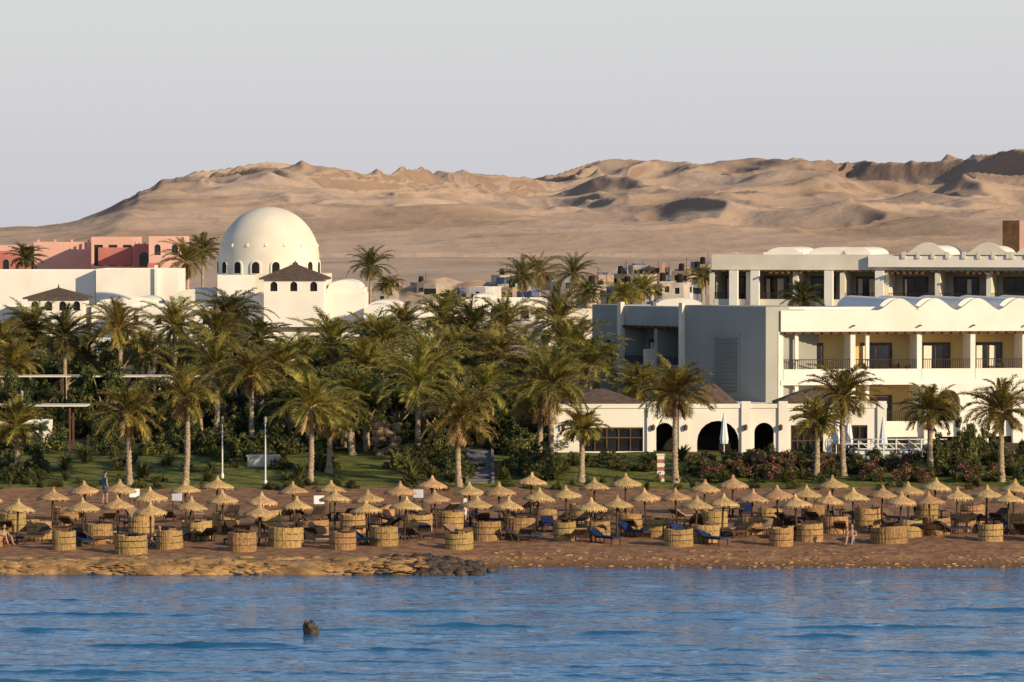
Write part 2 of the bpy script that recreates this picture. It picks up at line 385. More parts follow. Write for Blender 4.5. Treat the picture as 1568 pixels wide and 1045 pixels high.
# ---------------------------------------------------------------- palms
def palm(px,pyc,D,spread=1.0,dark=False,name='date_palm',lean=None):
    x=X(px,D);zb=g1(x,D);h=max(1.2,Z(pyc,D)-zb)
    r=random
    V=[];Fq=[];Mi=[];o=0
    lx=(r.uniform(-.9,.9) if lean is None else lean);ly=r.uniform(-.4,.4)
    n=int(h/.11)+2;k=10;zz=np.linspace(-.3,h,n);tt=np.clip(zz/h,0,1)
    rad=.17*(1-.22*tt)+.10*np.exp(-zz.clip(0)/.3)+.09*np.exp(-((zz-h+.3)/.32)**2)+np.where(np.arange(n)%2==0,.018,-.012)
    cx=lx*(tt**2-tt*1);cy=ly*(tt**2-tt)
    ang=np.linspace(0,2*np.pi,k,endpoint=False)
    rv=rad[:,None]*(1+.06*rng.standard_normal((n,k)))
    P=np.stack([cx[:,None]+rv*np.cos(ang),cy[:,None]+rv*np.sin(ang),np.repeat(zz[:,None],k,1)],2).reshape(-1,3)
    idx=np.arange((n-1)*k).reshape(n-1,k);nxt=np.roll(idx,-1,1)
    q=np.stack([idx.ravel(),nxt.ravel(),(nxt+k).ravel(),(idx+k).ravel()],1)
    V.append(P);Fq.append(q);Mi.append(np.zeros(len(q),int));o+=len(P)
    nf=int(r.uniform(44,60));L0=2.35*spread
    for i in range(nf):
        u=(i+.5)/nf
        a=i*2.399963+r.uniform(-.35,.35)
        e0=math.radians(88-118*u**1.05+r.uniform(-12,12));Lf=L0*(.78+.3*math.sin(math.pi*min(1,u*1.2)))*r.uniform(.72,1.15)
        dead=u>.90 and r.random()<.75
        droop=math.radians(r.uniform(35,95))*(1 if u<.75 else .8)
        if dead: e0=math.radians(r.uniform(-82,-50));droop=.3;Lf*=.6
        m=28;t=np.linspace(0,1,m);e=e0-droop*t**1.5
        ds=Lf/(m-1);rr=np.concatenate([[0],np.cumsum(np.cos(e[:-1])*ds)])+.08;hz=np.concatenate([[0],np.cumsum(np.sin(e[:-1])*ds)])
        side=r.uniform(-.3,.3)*t**2*Lf
        ca,sa=math.cos(a),math.sin(a)
        R=np.stack([rr*ca-side*sa,rr*sa+side*ca,hz+h-.05],1)
        T=np.stack([np.cos(e)*ca,np.cos(e)*sa,np.sin(e)],1);Sd=np.array([-sa,ca,0.])
        Nn=np.cross(T,np.repeat(Sd[None],m,0));Nn*=np.sign((Nn[:,2:3])+1e-6)
        w=.028*(1-.75*t)[:,None]
        A=np.concatenate([R+Sd*w,R-Sd*w]);j=np.arange(m-1);q=np.stack([j,j+1,j+1+m,j+m],1)
        V.append(A);Fq.append(q+o);Mi.append(np.full(len(q),3 if dead else (1)));o+=len(A)
        A=np.concatenate([R+Nn*w,R-Nn*w]);V.append(A);Fq.append(q+o);Mi.append(np.full(len(q),3));o+=len(A)
        for sg in (-1,1):
            for rep in (0,1):
                s0=slice(3,m)
                tb=t[s0];mm=len(tb)
                ln=(.18+.38*np.sin(np.pi*np.clip(tb*.92+.06,0,1))**.8)*spread**.5*rng.uniform(.75,1.2,mm)
                dr=T[s0]*(.85+.2*rep)+Sd*sg*(.65)+Nn[s0]*(rng.uniform(.05,.55,mm)[:,None])+rng.normal(0,.13,(mm,3))
                dr/=np.linalg.norm(dr,axis=1)[:,None]
                b0=R[s0]+T[s0]*(rep*ds*.5)
                wv=T[s0]*.027+Sd*.008
                tip=b0+dr*ln[:,None];tip[:,2]-=ln*.2
                mid=b0+dr*ln[:,None]*.55
                A=np.concatenate([b0-wv*.7,b0+wv*.7,mid+wv,mid-wv,tip+wv*.3,tip-wv*.3])
                j=np.arange(mm)
                q=np.concatenate([np.stack([j,j+mm,j+2*mm,j+3*mm],1),np.stack([j+3*mm,j+2*mm,j+4*mm,j+5*mm],1)])
                V.append(A);Fq.append(q+o);Mi.append(np.full(len(q),3 if dead else (2 if (r.random()<.25) else 1)));o+=len(A)
    mkobj(name,np.concatenate(V),np.concatenate(Fq),[TRUNK,FRDK if dark else FROND,FRDK,DEAD],np.concatenate(Mi),loc=(x,D,zb),rot=r.uniform(0,6.28) if lean is None else 0)
P=[ # foreground
 (25,652,242,.85),(198,635,237,.95),(283,608,237,1.05),(474,622,237,1.2),(503,640,243,1.0),(703,640,236,1.15),(890,657,238,.62),(1035,604,238,1.05),
 (1250,645,239,.7),(1293,606,241,1.05),(1535,630,238,1.1),(845,588,246,1.35),(826,615,249,1.1),(1425,628,244,.85),(640,590,252,1.25),
 (655,560,262,1.3),(540,610,254,1.1),(385,575,258,.9),(330,560,262,1.2),(0,525,285,1.1),
 (48,505,290,1.15),(98,515,288,1.15),(182,502,288,1.2),(268,500,290,1.15),(352,487,292,1.2),(330,515,285,1.2),(508,525,285,1.2),(592,528,282,1.2),(572,520,290,1.1),
 (680,492,300,1.15),(722,505,290,1.25),(772,500,296,1.2),(855,492,280,1.5),(872,535,270,1.4),(905,560,264,1.2),(560,560,275,1.1),(430,560,272,1.0),
 (700,545,276,1.2),(760,550,274,1.2),(800,580,268,1.2),(740,600,262,1.1),(980,590,262,.8),(395,520,300,1.0),(620,500,305,1.0),
 (225,540,300,1.0),(130,545,296,1.0),(20,560,280,.9),(460,545,290,1.0)]
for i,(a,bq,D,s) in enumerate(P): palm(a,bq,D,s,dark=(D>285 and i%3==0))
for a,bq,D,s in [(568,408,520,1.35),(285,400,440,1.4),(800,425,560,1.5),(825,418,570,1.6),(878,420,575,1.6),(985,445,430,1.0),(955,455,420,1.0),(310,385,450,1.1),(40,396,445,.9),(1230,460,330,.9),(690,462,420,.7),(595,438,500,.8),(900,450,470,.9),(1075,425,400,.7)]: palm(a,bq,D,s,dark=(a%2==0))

# ---------------------------------------------------------------- shrubs and trees
def leafcloud(lobes,n,size,flower=0):
    c=np.array([l[:3] for l in lobes]);rr=np.array([l[3] for l in lobes])
    k=rng.choice(len(lobes),n,p=rr**2/np.sum(rr**2))
    d=rng.normal(size=(n,3));d/=np.linalg.norm(d,axis=1)[:,None]
    rad=rr[k]*(rng.uniform(.55,1.08,n))
    p=c[k]+d*rad[:,None]*np.array([1,1,.85])
    ok=p[:,2]>.0;p=p[ok];d=d[ok];n=len(p)
    nrm=d+rng.normal(0,.6,(n,3));nrm/=np.linalg.norm(nrm,axis=1)[:,None]
    a=np.cross(nrm,rng.normal(size=(n,3)));a/=np.linalg.norm(a,axis=1)[:,None];bb=np.cross(nrm,a)
    s=size*rng.uniform(.6,1.3,n)[:,None]
    v=np.stack([p-a*s,p-bb*s*.5,p+a*s,p+bb*s*.5],1).reshape(-1,3)
    f=np.arange(n*4).reshape(n,4)
    mi=(rng.random(n)<.35).astype(int)
    if flower: mi=np.where(rng.random(n)<flower,2,mi)
    return v,f,mi
def shrub_mesh(seed,flower=0):
    lobes=[]
    for i in range(11):
        a=random.uniform(0,6.28);r=random.uniform(0,.75);lobes.append((r*math.cos(a),r*math.sin(a),random.uniform(.2,.85)*(1.1-r*.6),random.uniform(.2,.42)))
    for i in range(5):
        a=random.uniform(0,6.28);r=random.uniform(0,.6);lobes.append((r*math.cos(a),r*math.sin(a),random.uniform(.8,1.25),random.uniform(.08,.2)))
    v,f,mi=leafcloud(lobes,2300,.068,flower)
    o=mkobj('shrub',v,f,[LEAF,LEAF2,FLOWER],mi);me=o.data;bpy.data.objects.remove(o);return me
shr=[shrub_mesh(i) for i in range(8)];shrf=[shrub_mesh(i,.16) for i in range(3)]
def tree_mesh(seed):
    mb=MB();lobes=[]
    def limb(p0,p1,r0,r1):
        p0=Vector(p0);p1=Vector(p1);d=(p1-p0).normalized();s=d.orthogonal().normalized();t=d.cross(s);vs=[]
        for p,r in((p0,r0),(p1,r1)):
            for i in range(7):
                a=i/7*6.283;vs.append(p+s*r*math.cos(a)+t*r*math.sin(a))
        mb.add(vs,[(i,(i+1)%7,(i+1)%7+7,i+7) for i in range(7)])
    limb((0,0,-.3),(.1,0,1.3),.16,.12)
    for i in range(7):
        a=i/7*6.28+random.uniform(-.3,.3);r=random.uniform(.7,1.4);e=(.1+r*math.cos(a),r*math.sin(a),random.uniform(2.0,3.4));limb((.1,0,1.25),e,.08,.03)
        for j in range(3): lobes.append((e[0]+random.uniform(-.4,.4),e[1]+random.uniform(-.4,.4),e[2]+random.uniform(-.4,.5),random.uniform(.3,.62)))
    v,f,mi=leafcloud(lobes,5200,.09)
    nb=len(mb.v)
    V=np.concatenate([np.array(mb.v),v]);Fc=np.concatenate([np.array(mb.f),f+nb]);mi=np.concatenate([np.full(len(mb.f),2),mi])
    o=mkobj('t',V,Fc,[LEAF,LEAF2,TRUNK],mi);me=o.data;bpy.data.objects.remove(o);return me
trs=[tree_mesh(i) for i in range(4)]
def put(px,D,s,sz=None,kind=0,name='shrub'):
    x=X(px,D);me=random.choice([shr,shrf,trs][kind]);sz=sz or s
    inst(name,me,(x,D,g1(x,D)-.05),random.uniform(0,6.28),(s,s,sz))
R=random.uniform
for k in range(205):
    D=R(252,300);px=R(-60,850)
    if 715<px<755 and D<262: continue
    put(px,D,R(.8,1.9),R(.9,2.0)*(1+.35*(D-250)/50))
for k in range(56):
    D=R(262,320);px=R(-60,860);put(px,D,R(.75,1.25),None,2,'garden_tree')
for k in range(22): put(R(430,700),R(256,275),R(.8,1.2),None,2,'garden_tree')
for k in range(64):
    D=R(240,252);px=R(-60,850)
    if (60<px<165 or 190<px<330 or 360<px<430 or 520<px<610 or 712<px<758) : continue
    put(px,D,R(.4,1.2))
for k in range(70):
    px=R(-60,1600)
    if 712<px<758: continue
    put(px,R(233.8,238.5),R(.2,.6),R(.2,.6))
for k in range(10): put(R(-60,60),R(236,246),R(.7,1.2),R(.7,1.1))
for k in range(8): put(R(620,715),R(237,244),R(.6,1.1),R(.6,1.0))
for k in range(10): put(R(760,860),R(238,246),R(.6,1.1),R(.7,1.1))
for k in range(70): put(R(1040,1600),R(238,249),R(.6,1.1),R(.5,1.0),None or random.choice([0,0,1]))
for k in range(28): put(R(1050,1260),R(239,245),R(.7,1.1),R(.7,1.1),1,'oleander')
for k in range(16): put(R(850,1040),R(243,249),R(.5,.8),R(.4,.7))
for k in range(6): put(R(1400,1600),R(245,252),R(.8,1.2),R(1.0,1.6))
for k in range(7): put(R(1440,1500),R(244,250),R(1.0,1.4),R(1.5,2.1))
for k in range(60): put(R(-60,900),R(320,395),R(1,2),R(1.2,2.4))
for k in range(30): put(R(560,1060),R(420,560),R(.8,1.6))
for k in range(12): put(R(880,1180),R(264,275),R(.8,1.3))
def agave_mesh():
    V=[];Fc=[];o=0
    for i in range(70):
        a=R(0,6.28);e=R(.15,1.4);l=R(.6,1.1);w=.05
        d=np.array([math.cos(a)*math.cos(e),math.sin(a)*math.cos(e),math.sin(e)]);s=np.array([-math.sin(a),math.cos(a),0])*w
        m=d*l*.55;tp=d*l+np.array([math.cos(a)*.1,math.sin(a)*.1,-.18*l])
        V+=[-s*.5,s*.5,m+s,m-s,tp+s*.15,tp-s*.15];Fc+=[(o,o+1,o+2,o+3),(o+3,o+2,o+4,o+5)];o+=6
    ob=mkobj('a',np.array(V),np.array(Fc),[FRDK]);me=ob.data;bpy.data.objects.remove(ob);return me
ag=[agave_mesh() for _ in range(3)]
for k in range(60):
    D=R(237,252);x=X(R(-50,1600),D)
    s=R(.6,1.4);inst('dwarf_palm',random.choice(ag),(x,D,g1(x,D)),R(0,6),s)

# ---------------------------------------------------------------- beach things
def umbrella_mesh():
    mb=MB();jr=[random.uniform(-.04,.04) for _ in range(40)]
    prof=[(.0,2.2),(.05,2.19),(.075,2.1),(.13,1.99),(.26,1.90),(.46,1.81),(.66,1.72),(.83,1.61),(.81,1.56),(.42,1.70),(.05,1.84)]
    mb.lathe(prof,40,mat=0,jit=lambda i,j,r,z:(r*(1+(jr[i%40]*1.0 if j in(7,8) else jr[(i*3)%40]*.35)),z+(jr[(i*5)%40]*.7 if j in(6,7,8) else jr[(i*7)%40]*.2)))
    for i in range(100):
        a=random.uniform(0,6.28);r=random.uniform(.74,.83);w=.035;l=random.uniform(.05,.15)
        c,s=math.cos(a),math.sin(a);z=1.655-(r-.74)*.5
        mb.add([(r*c-w*s,r*s+w*c,z),(r*c+w*s,r*s-w*c,z),((r+.04)*c+w*.4*s,(r+.04)*s-w*.4*c,z-l),((r+.04)*c-w*.4*s,(r+.04)*s+w*.4*c,z-l)],[(0,1,2,3)],0)
    mb.lathe([(.055,-.3),(.05,1.86)],8,mat=1)
    for i in range(6):
        a=i/6*6.283;m=Matrix.Rotation(a,4,'Z')@Matrix.Translation((.36,0,1.68))@Matrix.Rotation(.42,4,'Y');mb.tbox(m,.7,.03,.03,1)
    o=mbobj(mb,'u',[THATCH,WOOD],smooth=True);me=o.data;bpy.data.objects.remove(o);return me
ums=[umbrella_mesh() for _ in range(7)]
U=[(25,765),(127,763),(230,767),(180,757),(78,745),(131,737),(181,737),(231,747),(289,760),(285,735),(331,731),(341,750),(396,768),(398,752),(453,757),(450,735),(505,733),(512,748),(562,765),(619,760),(566,748),(612,737),(660,728),(668,747),(720,738),(727,764),(765,738),(776,760),(812,722),(822,747),(868,741),(905,762),(911,731),(945,757),(958,723),(990,747),(1037,745),(1066,762),(1078,734),(1106,755),(1122,727),(1151,750),(1192,745),(1221,757),(1233,740),(1266,748),(1276,729),(1306,746),(1351,741),(1379,753),(1392,738),(1426,752),(1431,730),(1466,746),(1511,741),(1545,756),(1552,735),(-20,750),(-60,760),(-45,735),(1590,745),(1620,755),(1640,738)]
upos=[]
for a,bq in U:
    D=210.
    for _ in range(6): D=(CH-(g1(X(a,D),D)+2.2))/(bq-355)*F
    x=X(a,D);upos.append((x,D));inst('thatched_beach_umbrella',random.choice(ums),(x,D,g1(x,D)),R(0,6.28),R(.95,1.05),(R(-.06,.06),R(-.06,.06)))
def windbreak_mesh(w=1.0):
    mb=MB();seg=56;a0=math.radians(130);a1=math.radians(410)
    j=[random.uniform(-.012,.012) for _ in range(60)];H=.9
    sag=[random.uniform(-.06,.04)*1.0 for _ in range(6)]
    prof=[(.80,-.15),(.81,.3),(.81,.6),(.80,H),(.78,H+.02),(.75,H),(.74,.3),(.74,-.15)]
    sg=lambda i:sag[min(i//10,5)]*(1-(i%10)/10)+sag[min(i//10+1,5)]*((i%10)/10)
    mb.lathe(prof,seg,mat=0,a0=a0,a1=a1,jit=lambda i,k,r,z:(r+j[i]+.008*(i%2)+sg(i)*.7*(z>.5),z+((j[(i*7)%57]*1.2+sg(i)) if z>.8 else 0)))
    for zz in(.3,.62): mb.lathe([(.815,zz-.02),(.83,zz),(.815,zz+.02)],seg,mat=2,a0=a0,a1=a1)
    for i in (0,14,28,42,56):
        a=a0+(a1-a0)*i/56;mb.lathe([(.03,-.2),(.03,.98),(0,1.0)],7,c=(.71*math.cos(a),.71*math.sin(a)),mat=2)
    o=mbobj(mb,'w',[REED,THATCH,WOOD]);me=o.data;bpy.data.objects.remove(o);return me
wbs=[windbreak_mesh() for _ in range(7)]
W=[(97,842,36),(200,848,50),(370,845,44),(437,838,54),(525,842,40),(588,836,44),(703,843,44),(797,822,48),(865,841,34),(1040,840,44),(1197,837,38),(1362,832,56),(1437,818,40),(1518,830,38),(150,833,44),(60,825,40),(259,840,42),(300,826,46),(480,822,46),(540,815,40),(640,815,44),(345,815,42),(745,828,44),(690,808,40),(915,825,40),(835,806,38),(965,812,40),(1005,822,40),(1080,828,44),(1095,808,40),(1150,818,40),(1240,826,42),(1280,815,40),(1180,803,38),(1330,806,40),(1395,822,36),(1475,812,42),(1560,816,40),(1490,800,38),(1420,798,36),(100,805,40),(20,812,40),(215,812,40),(410,805,40),(585,798,38),(890,800,36),(1245,796,36),(1600,830,44),(-20,838,46)]
for a,bq,w in W:
    D=205.
    for _ in range(6): D=(CH-g1(X(a,D),D))/(bq-355)*F
    x=X(a,D);s=w/1.62/(F/D);inst('reed_windbreak',random.choice(wbs),(x,D,g1(x,D)),R(-1.0,.9),(s,s*.95,R(.88,1.06)),(R(-.03,.03),R(-.03,.03)))
def lounger_mesh(C):
    mb=MB()
    mb.box(-.32,.32,-.95,.35,.26,.30,1);mb.box(-.29,.29,-.93,.33,.303,.37,0)
    m=Matrix.Translation((0,.35,.32))@Matrix.Rotation(.5,4,'X')@Matrix.Translation((0,.33,0));mb.tbox(m,.64,.66,.04,1)
    m=Matrix.Translation((0,.35,.32))@Matrix.Rotation(.5,4,'X')@Matrix.Translation((0,.33,.055));mb.tbox(m,.58,.64,.06,0)
    for x in(-.29,.29):
        for y in(-.85,.28): mb.box(x-.025,x+.025,y-.025,y+.025,-.05,.26,1)
        mb.tbox(Matrix.Translation((x,.62,.24))@Matrix.Rotation(-.35,4,'X'),.03,.03,.56,1)
    o=mbobj(mb,'l',[C,WOOD]);me=o.data;bpy.data.objects.remove(o);return me
lm=lounger_mesh(BLUE);lm2=lounger_mesh(TAN);lm3=lounger_mesh(WOOD)
for k,(x,y) in enumerate(upos):
    for q in range(random.choice([1,2,2])):
        lx=x+R(.5,1.0)*(1 if q else -1);ly=y+R(-.7,.9)
        inst('sun_lounger',random.choice([lm,lm2,lm3,lm3]),(lx,ly,g1(lx,ly)),R(-.9,.9)+math.pi*(random.random()<.5))
for a,bq in [(490,833),(560,836),(800,830),(925,832),(1090,833),(128,836),(1460,824)]:
    D=(CH-.75)/(bq-355)*F;x=X(a,D);inst('sun_lounger',lm,(x,D,g1(x,D)),R(.2,2.2))
mb=MB();mb.lathe([(0,.46),(.28,.46),(.28,.42),(.04,.42),(.04,.03),(.18,.0),(.18,-.05)],14)
o=mbobj(mb,'t',[WOOD]);tm=o.data;bpy.data.objects.remove(o)
for x,y in upos[::2]: inst('beach_table',tm,(x+.35,y-.35,g1(x,y)))

# ---------------------------------------------------------------- people
def person(px,D,pose,rot,shorts=None,top=None):
    V=[];E=[];Rr=[];
    def add(p,r,par=None):
        V.append(p);Rr.append(r);
        if par is not None:E.append((par,len(V)-1))
        return len(V)-1
    st=pose=='stand'
    pel=add((0,0,.95) if st else (0,0,.15),.13)
    sp=add((0,.01,1.12) if st else (0,.07,.34),.115,pel);ch=add((0,0,1.33) if st else (0,.10,.56),.135,sp)
    nk=add((0,0,1.48) if st else (0,.08,.71),.055,ch);hd=add((0,-.01,1.57) if st else (0,.06,.79),.06,nk)
    hc=Vector(V[hd])+Vector((0,-.015,.08))
    for s in(-1,1):
        if st: J=[((.17*s,0,1.41),.06),((.23*s,.03,1.14),.045),((.24*s,-.06,.92),.03),((.24*s,-.08,.85),.035)]
        else: J=[((.17*s,.09,.63),.06),((.24*s,-.08,.42),.045),((.17*s,-.30,.47),.03),((.14*s,-.36,.47),.033)]
        p=ch
        for q,r in J:p=add(q,r,p)
        b0=Vector(V[p]);fd=Vector((0,-.1,-1)).normalized() if st else Vector((-.3*s,-.8,-.5)).normalized();sd=Vector((0,1,0)) if st else Vector((s,0,0))
        for k,l in enumerate((.065,.08,.085,.075)):
            q=b0+sd*(k-1.5)*.02;a=add(tuple(q+fd*l*.6),.009,p);add(tuple(q+fd*l+Vector((-.01*s,-.012,0))),.008,a)
        a=add(tuple(b0+sd*-.045+fd*.02),.010,p)
        if st: J=[((.09*s,0,.9),.10),((.1*s,-.02+.05*s,.5),.062),((.1*s,.04+.08*s,.09),.042),((.11*s,-.12+.08*s,.035),.035)]
        else: J=[((.1*s,-.03,.14),.10),((.15*s,-.38,.44),.062),((.14*s,-.62,.08),.042),((.15*s,-.8,.04),.034)]
        p=pel
        for q,r in J:p=add(q,r,p)
    me=bpy.data.meshes.new('b');me.from_pydata(V,E,[]);o=bpy.data.objects.new('b',me);scene.collection.objects.link(o)
    o.modifiers.new('s','SKIN');sb=o.modifiers.new('d','SUBSURF');sb.levels=1;sb.render_levels=1
    sk=me.skin_vertices[0].data
    for i,r in enumerate(Rr): sk[i].radius=(r,r*(.8 if i in(0,1,2) else 1));sk[i].use_root=(i==0)
    dg=bpy.context.evaluated_depsgraph_get();m2=bpy.data.meshes.new_from_object(o.evaluated_get(dg));bpy.data.objects.remove(o)
    x=X(px,D);e=bpy.data.objects.new('person',None);scene.collection.objects.link(e);e.location=(x,D,g1(x,D));e.rotation_euler=(0,0,rot)
    m2.materials.clear();m2.materials.append(SKIN);m2.materials.append(shorts or SHORTS)
    for p in m2.polygons:
        c=p.center;p.use_smooth=True
        if st: p.material_index=1 if (.6<c.z<1.02 and abs(c.x)<.2) or (top and 1.0<c.z<1.45 and abs(c.x)<.22) else 0
        else: p.material_index=1 if (c.y>-.22 and c.z<.3) or (top and c.z>.25 and c.z<.66 and abs(c.x)<.2 and c.y>-.05) else 0
    b=bpy.data.objects.new('body',m2);scene.collection.objects.link(b);b.parent=e
    mb=MB()
    mb.lathe([(0,-.12),(.045,-.105),(.07,-.05),(.077,.01),(.074,.06),(.05,.1),(0,.115)],14,mat=0,sy=1.15)
    mb.add([(-.014,-.085,-.02),(.014,-.085,-.02),(0,-.082,.03),(0,-.112,-.02)],[(0,1,3),(0,3,2),(1,2,3)],0)
    for s in(-1,1):
        mb.tbox(Matrix.Translation((.079*s,.0,-.01)),.015,.03,.055,0);mb.tbox(Matrix.Translation((.028*s,-.083,.018)),.02,.006,.01,1)
    mb.tbox(Matrix.Translation((0,-.083,-.055)),.04,.006,.01,1)
    mb.lathe([(.082,.0),(.084,.04),(.074,.085),(.04,.12),(0,.128)],14,c=(0,.014),mat=1,sy=1.12)
    h=mbobj(mb,'head',[SKIN,HAIR],e,loc=tuple(hc+Vector((0,0,.02))),smooth=True)
BT=M('blue_shirt',(.08,.15,.3));WT=M('white_shirt',(.7,.7,.68))
person(6,203,'sit',.6);person(243,203.5,'sit',-.5);person(712,213,'stand',1.2,WT,True);person(1305,204,'sit',-.3,BT);person(160,226,'stand',2.2,BT,True);person(1270,247,'stand',.3,WT,True)

# ---------------------------------------------------------------- balcony block generator
def balconies(B,xb,floors,ztop,fas,dep,wall,inner,door,zb=2.0,pier=.32,solid=.7,rail=.62,fence=True):
    w=B.part('walls',wall);iw=B.part('balcony_back_wall',inner);rl=B.part('railings',RAIL);tb=B.part('timber_beams',BROWN);dr=B.part('doors',door);gl=B.part('door_glass',GLASS);cu=B.part('curtains',CREAM)
    x0,x1=xb[0],xb[-1]
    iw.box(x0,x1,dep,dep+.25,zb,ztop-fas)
    w.box(x0-.01,x1+.01,-.08,dep+.25,ztop-fas,ztop)
    tb.box(x0,x1,-.11,-.03,ztop-fas-.16,ztop-fas-.003)
    for xx in np.arange(x0+.3,x1,.6): tb.box(xx-.05,xx+.05,-.25,-.112,ztop-fas-.15,ztop-fas-.02)
    for i,z in enumerate(floors):
        w.box(x0,x1,-.05,dep-.003,z-.3,z)
        for a,bq in zip(xb[:-1],xb[1:]):
            w.box(a+pier/2+.003,bq-pier/2-.003,-.03,.12,z+.003,z+solid)
            rl.box(a+pier/2,bq-pier/2,.02,.07,z+solid+rail-.05,z+solid+rail)
            for xx in np.arange(a+pier/2+.08,bq-pier/2,.14): rl.box(xx-.014,xx+.014,.03,.06,z+solid+.003,z+solid+rail-.05)
            c=(a+bq)/2-.2;ww=min(1.9,(bq-a)*.5)
            dr.box(c-ww/2-.1,c+ww/2+.1,dep-.06,dep-.003,z+.01,z+2.3)
            for q in range(2):
                xa=c-ww/2+q*ww/2+.05;gl.box(xa,xa+ww/2-.1,dep-.09,dep-.063,z+.12,z+2.18)
                if random.random()<.5: cu.box(xa+.03,xa+ww/2*R(.3,.85)-.1,dep-.11,dep-.093,z+.2,z+2.1)
            if random.random()<.6:
                cx_=R(a+.6,bq-.6);rl.box(cx_-.22,cx_+.22,.8,1.2,z+.42,z+.47);rl.box(cx_-.22,cx_+.22,1.2,1.24,z+.48,z+1.0)
                for s_ in(-.2,.2):
                    rl.box(cx_+s_-.02,cx_+s_+.02,.82,.86,z+.003,z+.417);rl.box(cx_+s_-.02,cx_+s_+.02,1.14,1.18,z+.003,z+.417)
    for a in xb: w.box(a-pier/2,a+pier/2,0,dep-.006,zb,ztop-fas-.003)

# right front wing, sunlit
D0=262.;s=F/D0;ang=10
B=Bld('white_hotel_building',X(1192,D0),D0,ang)
bx=[.16]+[(p-1192)/s/math.cos(math.radians(ang)) for p in (1308,1412,1496,1578,1660,1742,1824)]
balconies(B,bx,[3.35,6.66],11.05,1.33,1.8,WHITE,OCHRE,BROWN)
w=B.part('walls',WHITE);tb=B.part('timber_beams',BROWN)
for a in (1222,1334): 
    xx=(a-1192)/s;w.box(xx-.11,xx+.11,.15,.4,2,9.7)
body=B.part('rear_block',WHITE);body.box(.0,bx[-1],2.06,13,2,10.9)
va=B.part('roof_vaults',WHITE)
for px in (1383,1440,1508,1575,1640,1710):
    va.bell((px-1192)/s,1.3,11.051,-.06,.25,.72);va.hump((px-1192)/s,1.0,10.903,1.4,12,.9)
w.box(.3,7,1.2,1.5,11.051,11.25)
sp=B.part('rain_spouts',BROWN)
for a in bx[1:-1]: sp.box(a-.05,a+.05,-.4,-.081,10.05,10.13)
ops=[]
for a,bq in zip(bx[2:-1],bx[3:]): ops.append(((a+bq)/2-.8,(a+bq)/2+.8,2.4,6.05,True))
w.facade(bx[2]+.2,bx[-1]-.2,2.0,6.36,-.45,-.09,ops)
for o_ in ops: 
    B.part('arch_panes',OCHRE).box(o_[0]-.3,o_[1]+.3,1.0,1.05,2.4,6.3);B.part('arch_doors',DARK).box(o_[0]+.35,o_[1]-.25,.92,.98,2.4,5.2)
B.done()
for k in range(9):
    i=random.choice(range(1,6));a=bx[i]+R(.3,bx[i+1]-bx[i]-.3);ca_=math.cos(math.radians(ang));sa_=math.sin(math.radians(ang))
    inst('balcony_flowers',random.choice(shrf),(X(1192,D0)+a*ca_,D0+a*sa_+.25,7.2),R(0,6),R(.25,.4))
# left wing, facing away from the sun, shade also darkened into its plaster colour
ca=math.cos(math.radians(50.3));sa=math.sin(math.radians(50.3));LL=17.8
ox=X(1191,D0)-ca*LL;oy=D0+sa*LL
B=Bld('shaded_hotel_wing',ox,oy,-50.3)
w=B.part('walls',SHADE_GREY)
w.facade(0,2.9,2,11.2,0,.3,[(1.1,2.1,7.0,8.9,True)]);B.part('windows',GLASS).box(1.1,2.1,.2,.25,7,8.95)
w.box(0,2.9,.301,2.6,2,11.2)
balconies(B,[3.05,6.3,9.6],[3.35,6.66],11.15,1.25,1.9,SHADE_GREY,SHADE_GREY,BROWN,solid=.75,rail=.5)
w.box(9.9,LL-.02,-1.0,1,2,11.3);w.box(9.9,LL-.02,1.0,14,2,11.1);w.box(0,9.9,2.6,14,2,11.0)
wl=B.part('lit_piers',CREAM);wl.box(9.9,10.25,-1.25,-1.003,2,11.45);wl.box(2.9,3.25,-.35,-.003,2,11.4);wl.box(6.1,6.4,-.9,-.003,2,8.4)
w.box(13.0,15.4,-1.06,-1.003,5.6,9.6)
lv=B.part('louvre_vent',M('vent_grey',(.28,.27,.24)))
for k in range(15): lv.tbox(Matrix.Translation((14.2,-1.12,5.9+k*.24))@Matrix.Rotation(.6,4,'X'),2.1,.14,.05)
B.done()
# restaurant
D1=256.;s1=F/D1
B=Bld('restaurant_pavilion',X(843,D1),D1,1.5)
q=lambda px:(px-843)/s1
zt=Z(622,D1);zg=1.6
w=B.part('walls',WHITE);gl=B.part('window_glass',GLASS);dk=B.part('dark_interior',DARK);br=B.part('window_frames',BROWN);rf=B.part('tile_roofs',TILE)
z_=lambda py:Z(py,D1)
op=[(q(892),q(985),z_(692),z_(655),False),(q(1004),q(1032),zg+.3,z_(648),True),(q(1068),q(1132),z_(695)-.3,z_(645),True),(q(1156),q(1186),zg+.3,z_(648),True),(q(1212),q(1262),z_(697),z_(652),False),(q(1274),q(1330),z_(697),z_(652),False)]
w.facade(0,q(1358),zg,zt,0,.35,op)
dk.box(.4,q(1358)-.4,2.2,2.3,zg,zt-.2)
w.box(0,.35,.351,7,zg,zt);w.box(q(1358)-.35,q(1358),.351,7,zg,zt);w.box(0,q(1358),.351,7,zt-.2,zt-.002);w.box(0,q(1358),7.001,7.3,zg,zt)
for o_ in (op[0],op[4],op[5]):
    n=5
    for k in range(n+1):
        xx=o_[0]+.04+(o_[1]-o_[0]-.08)*k/n;br.box(xx-.04,xx+.04,.1,.18,o_[2],o_[3])
    br.box(o_[0],o_[1],.09,.19,o_[2]+.8,o_[2]+.88);br.box(o_[0],o_[1],.09,.19,o_[3]-.1,o_[3]-.003);gl.box(o_[0],o_[1],.2,.22,o_[2],o_[3])
w.box(-.08,q(1358)+.08,-.08,.0-.002,zt-.14,zt+.12);
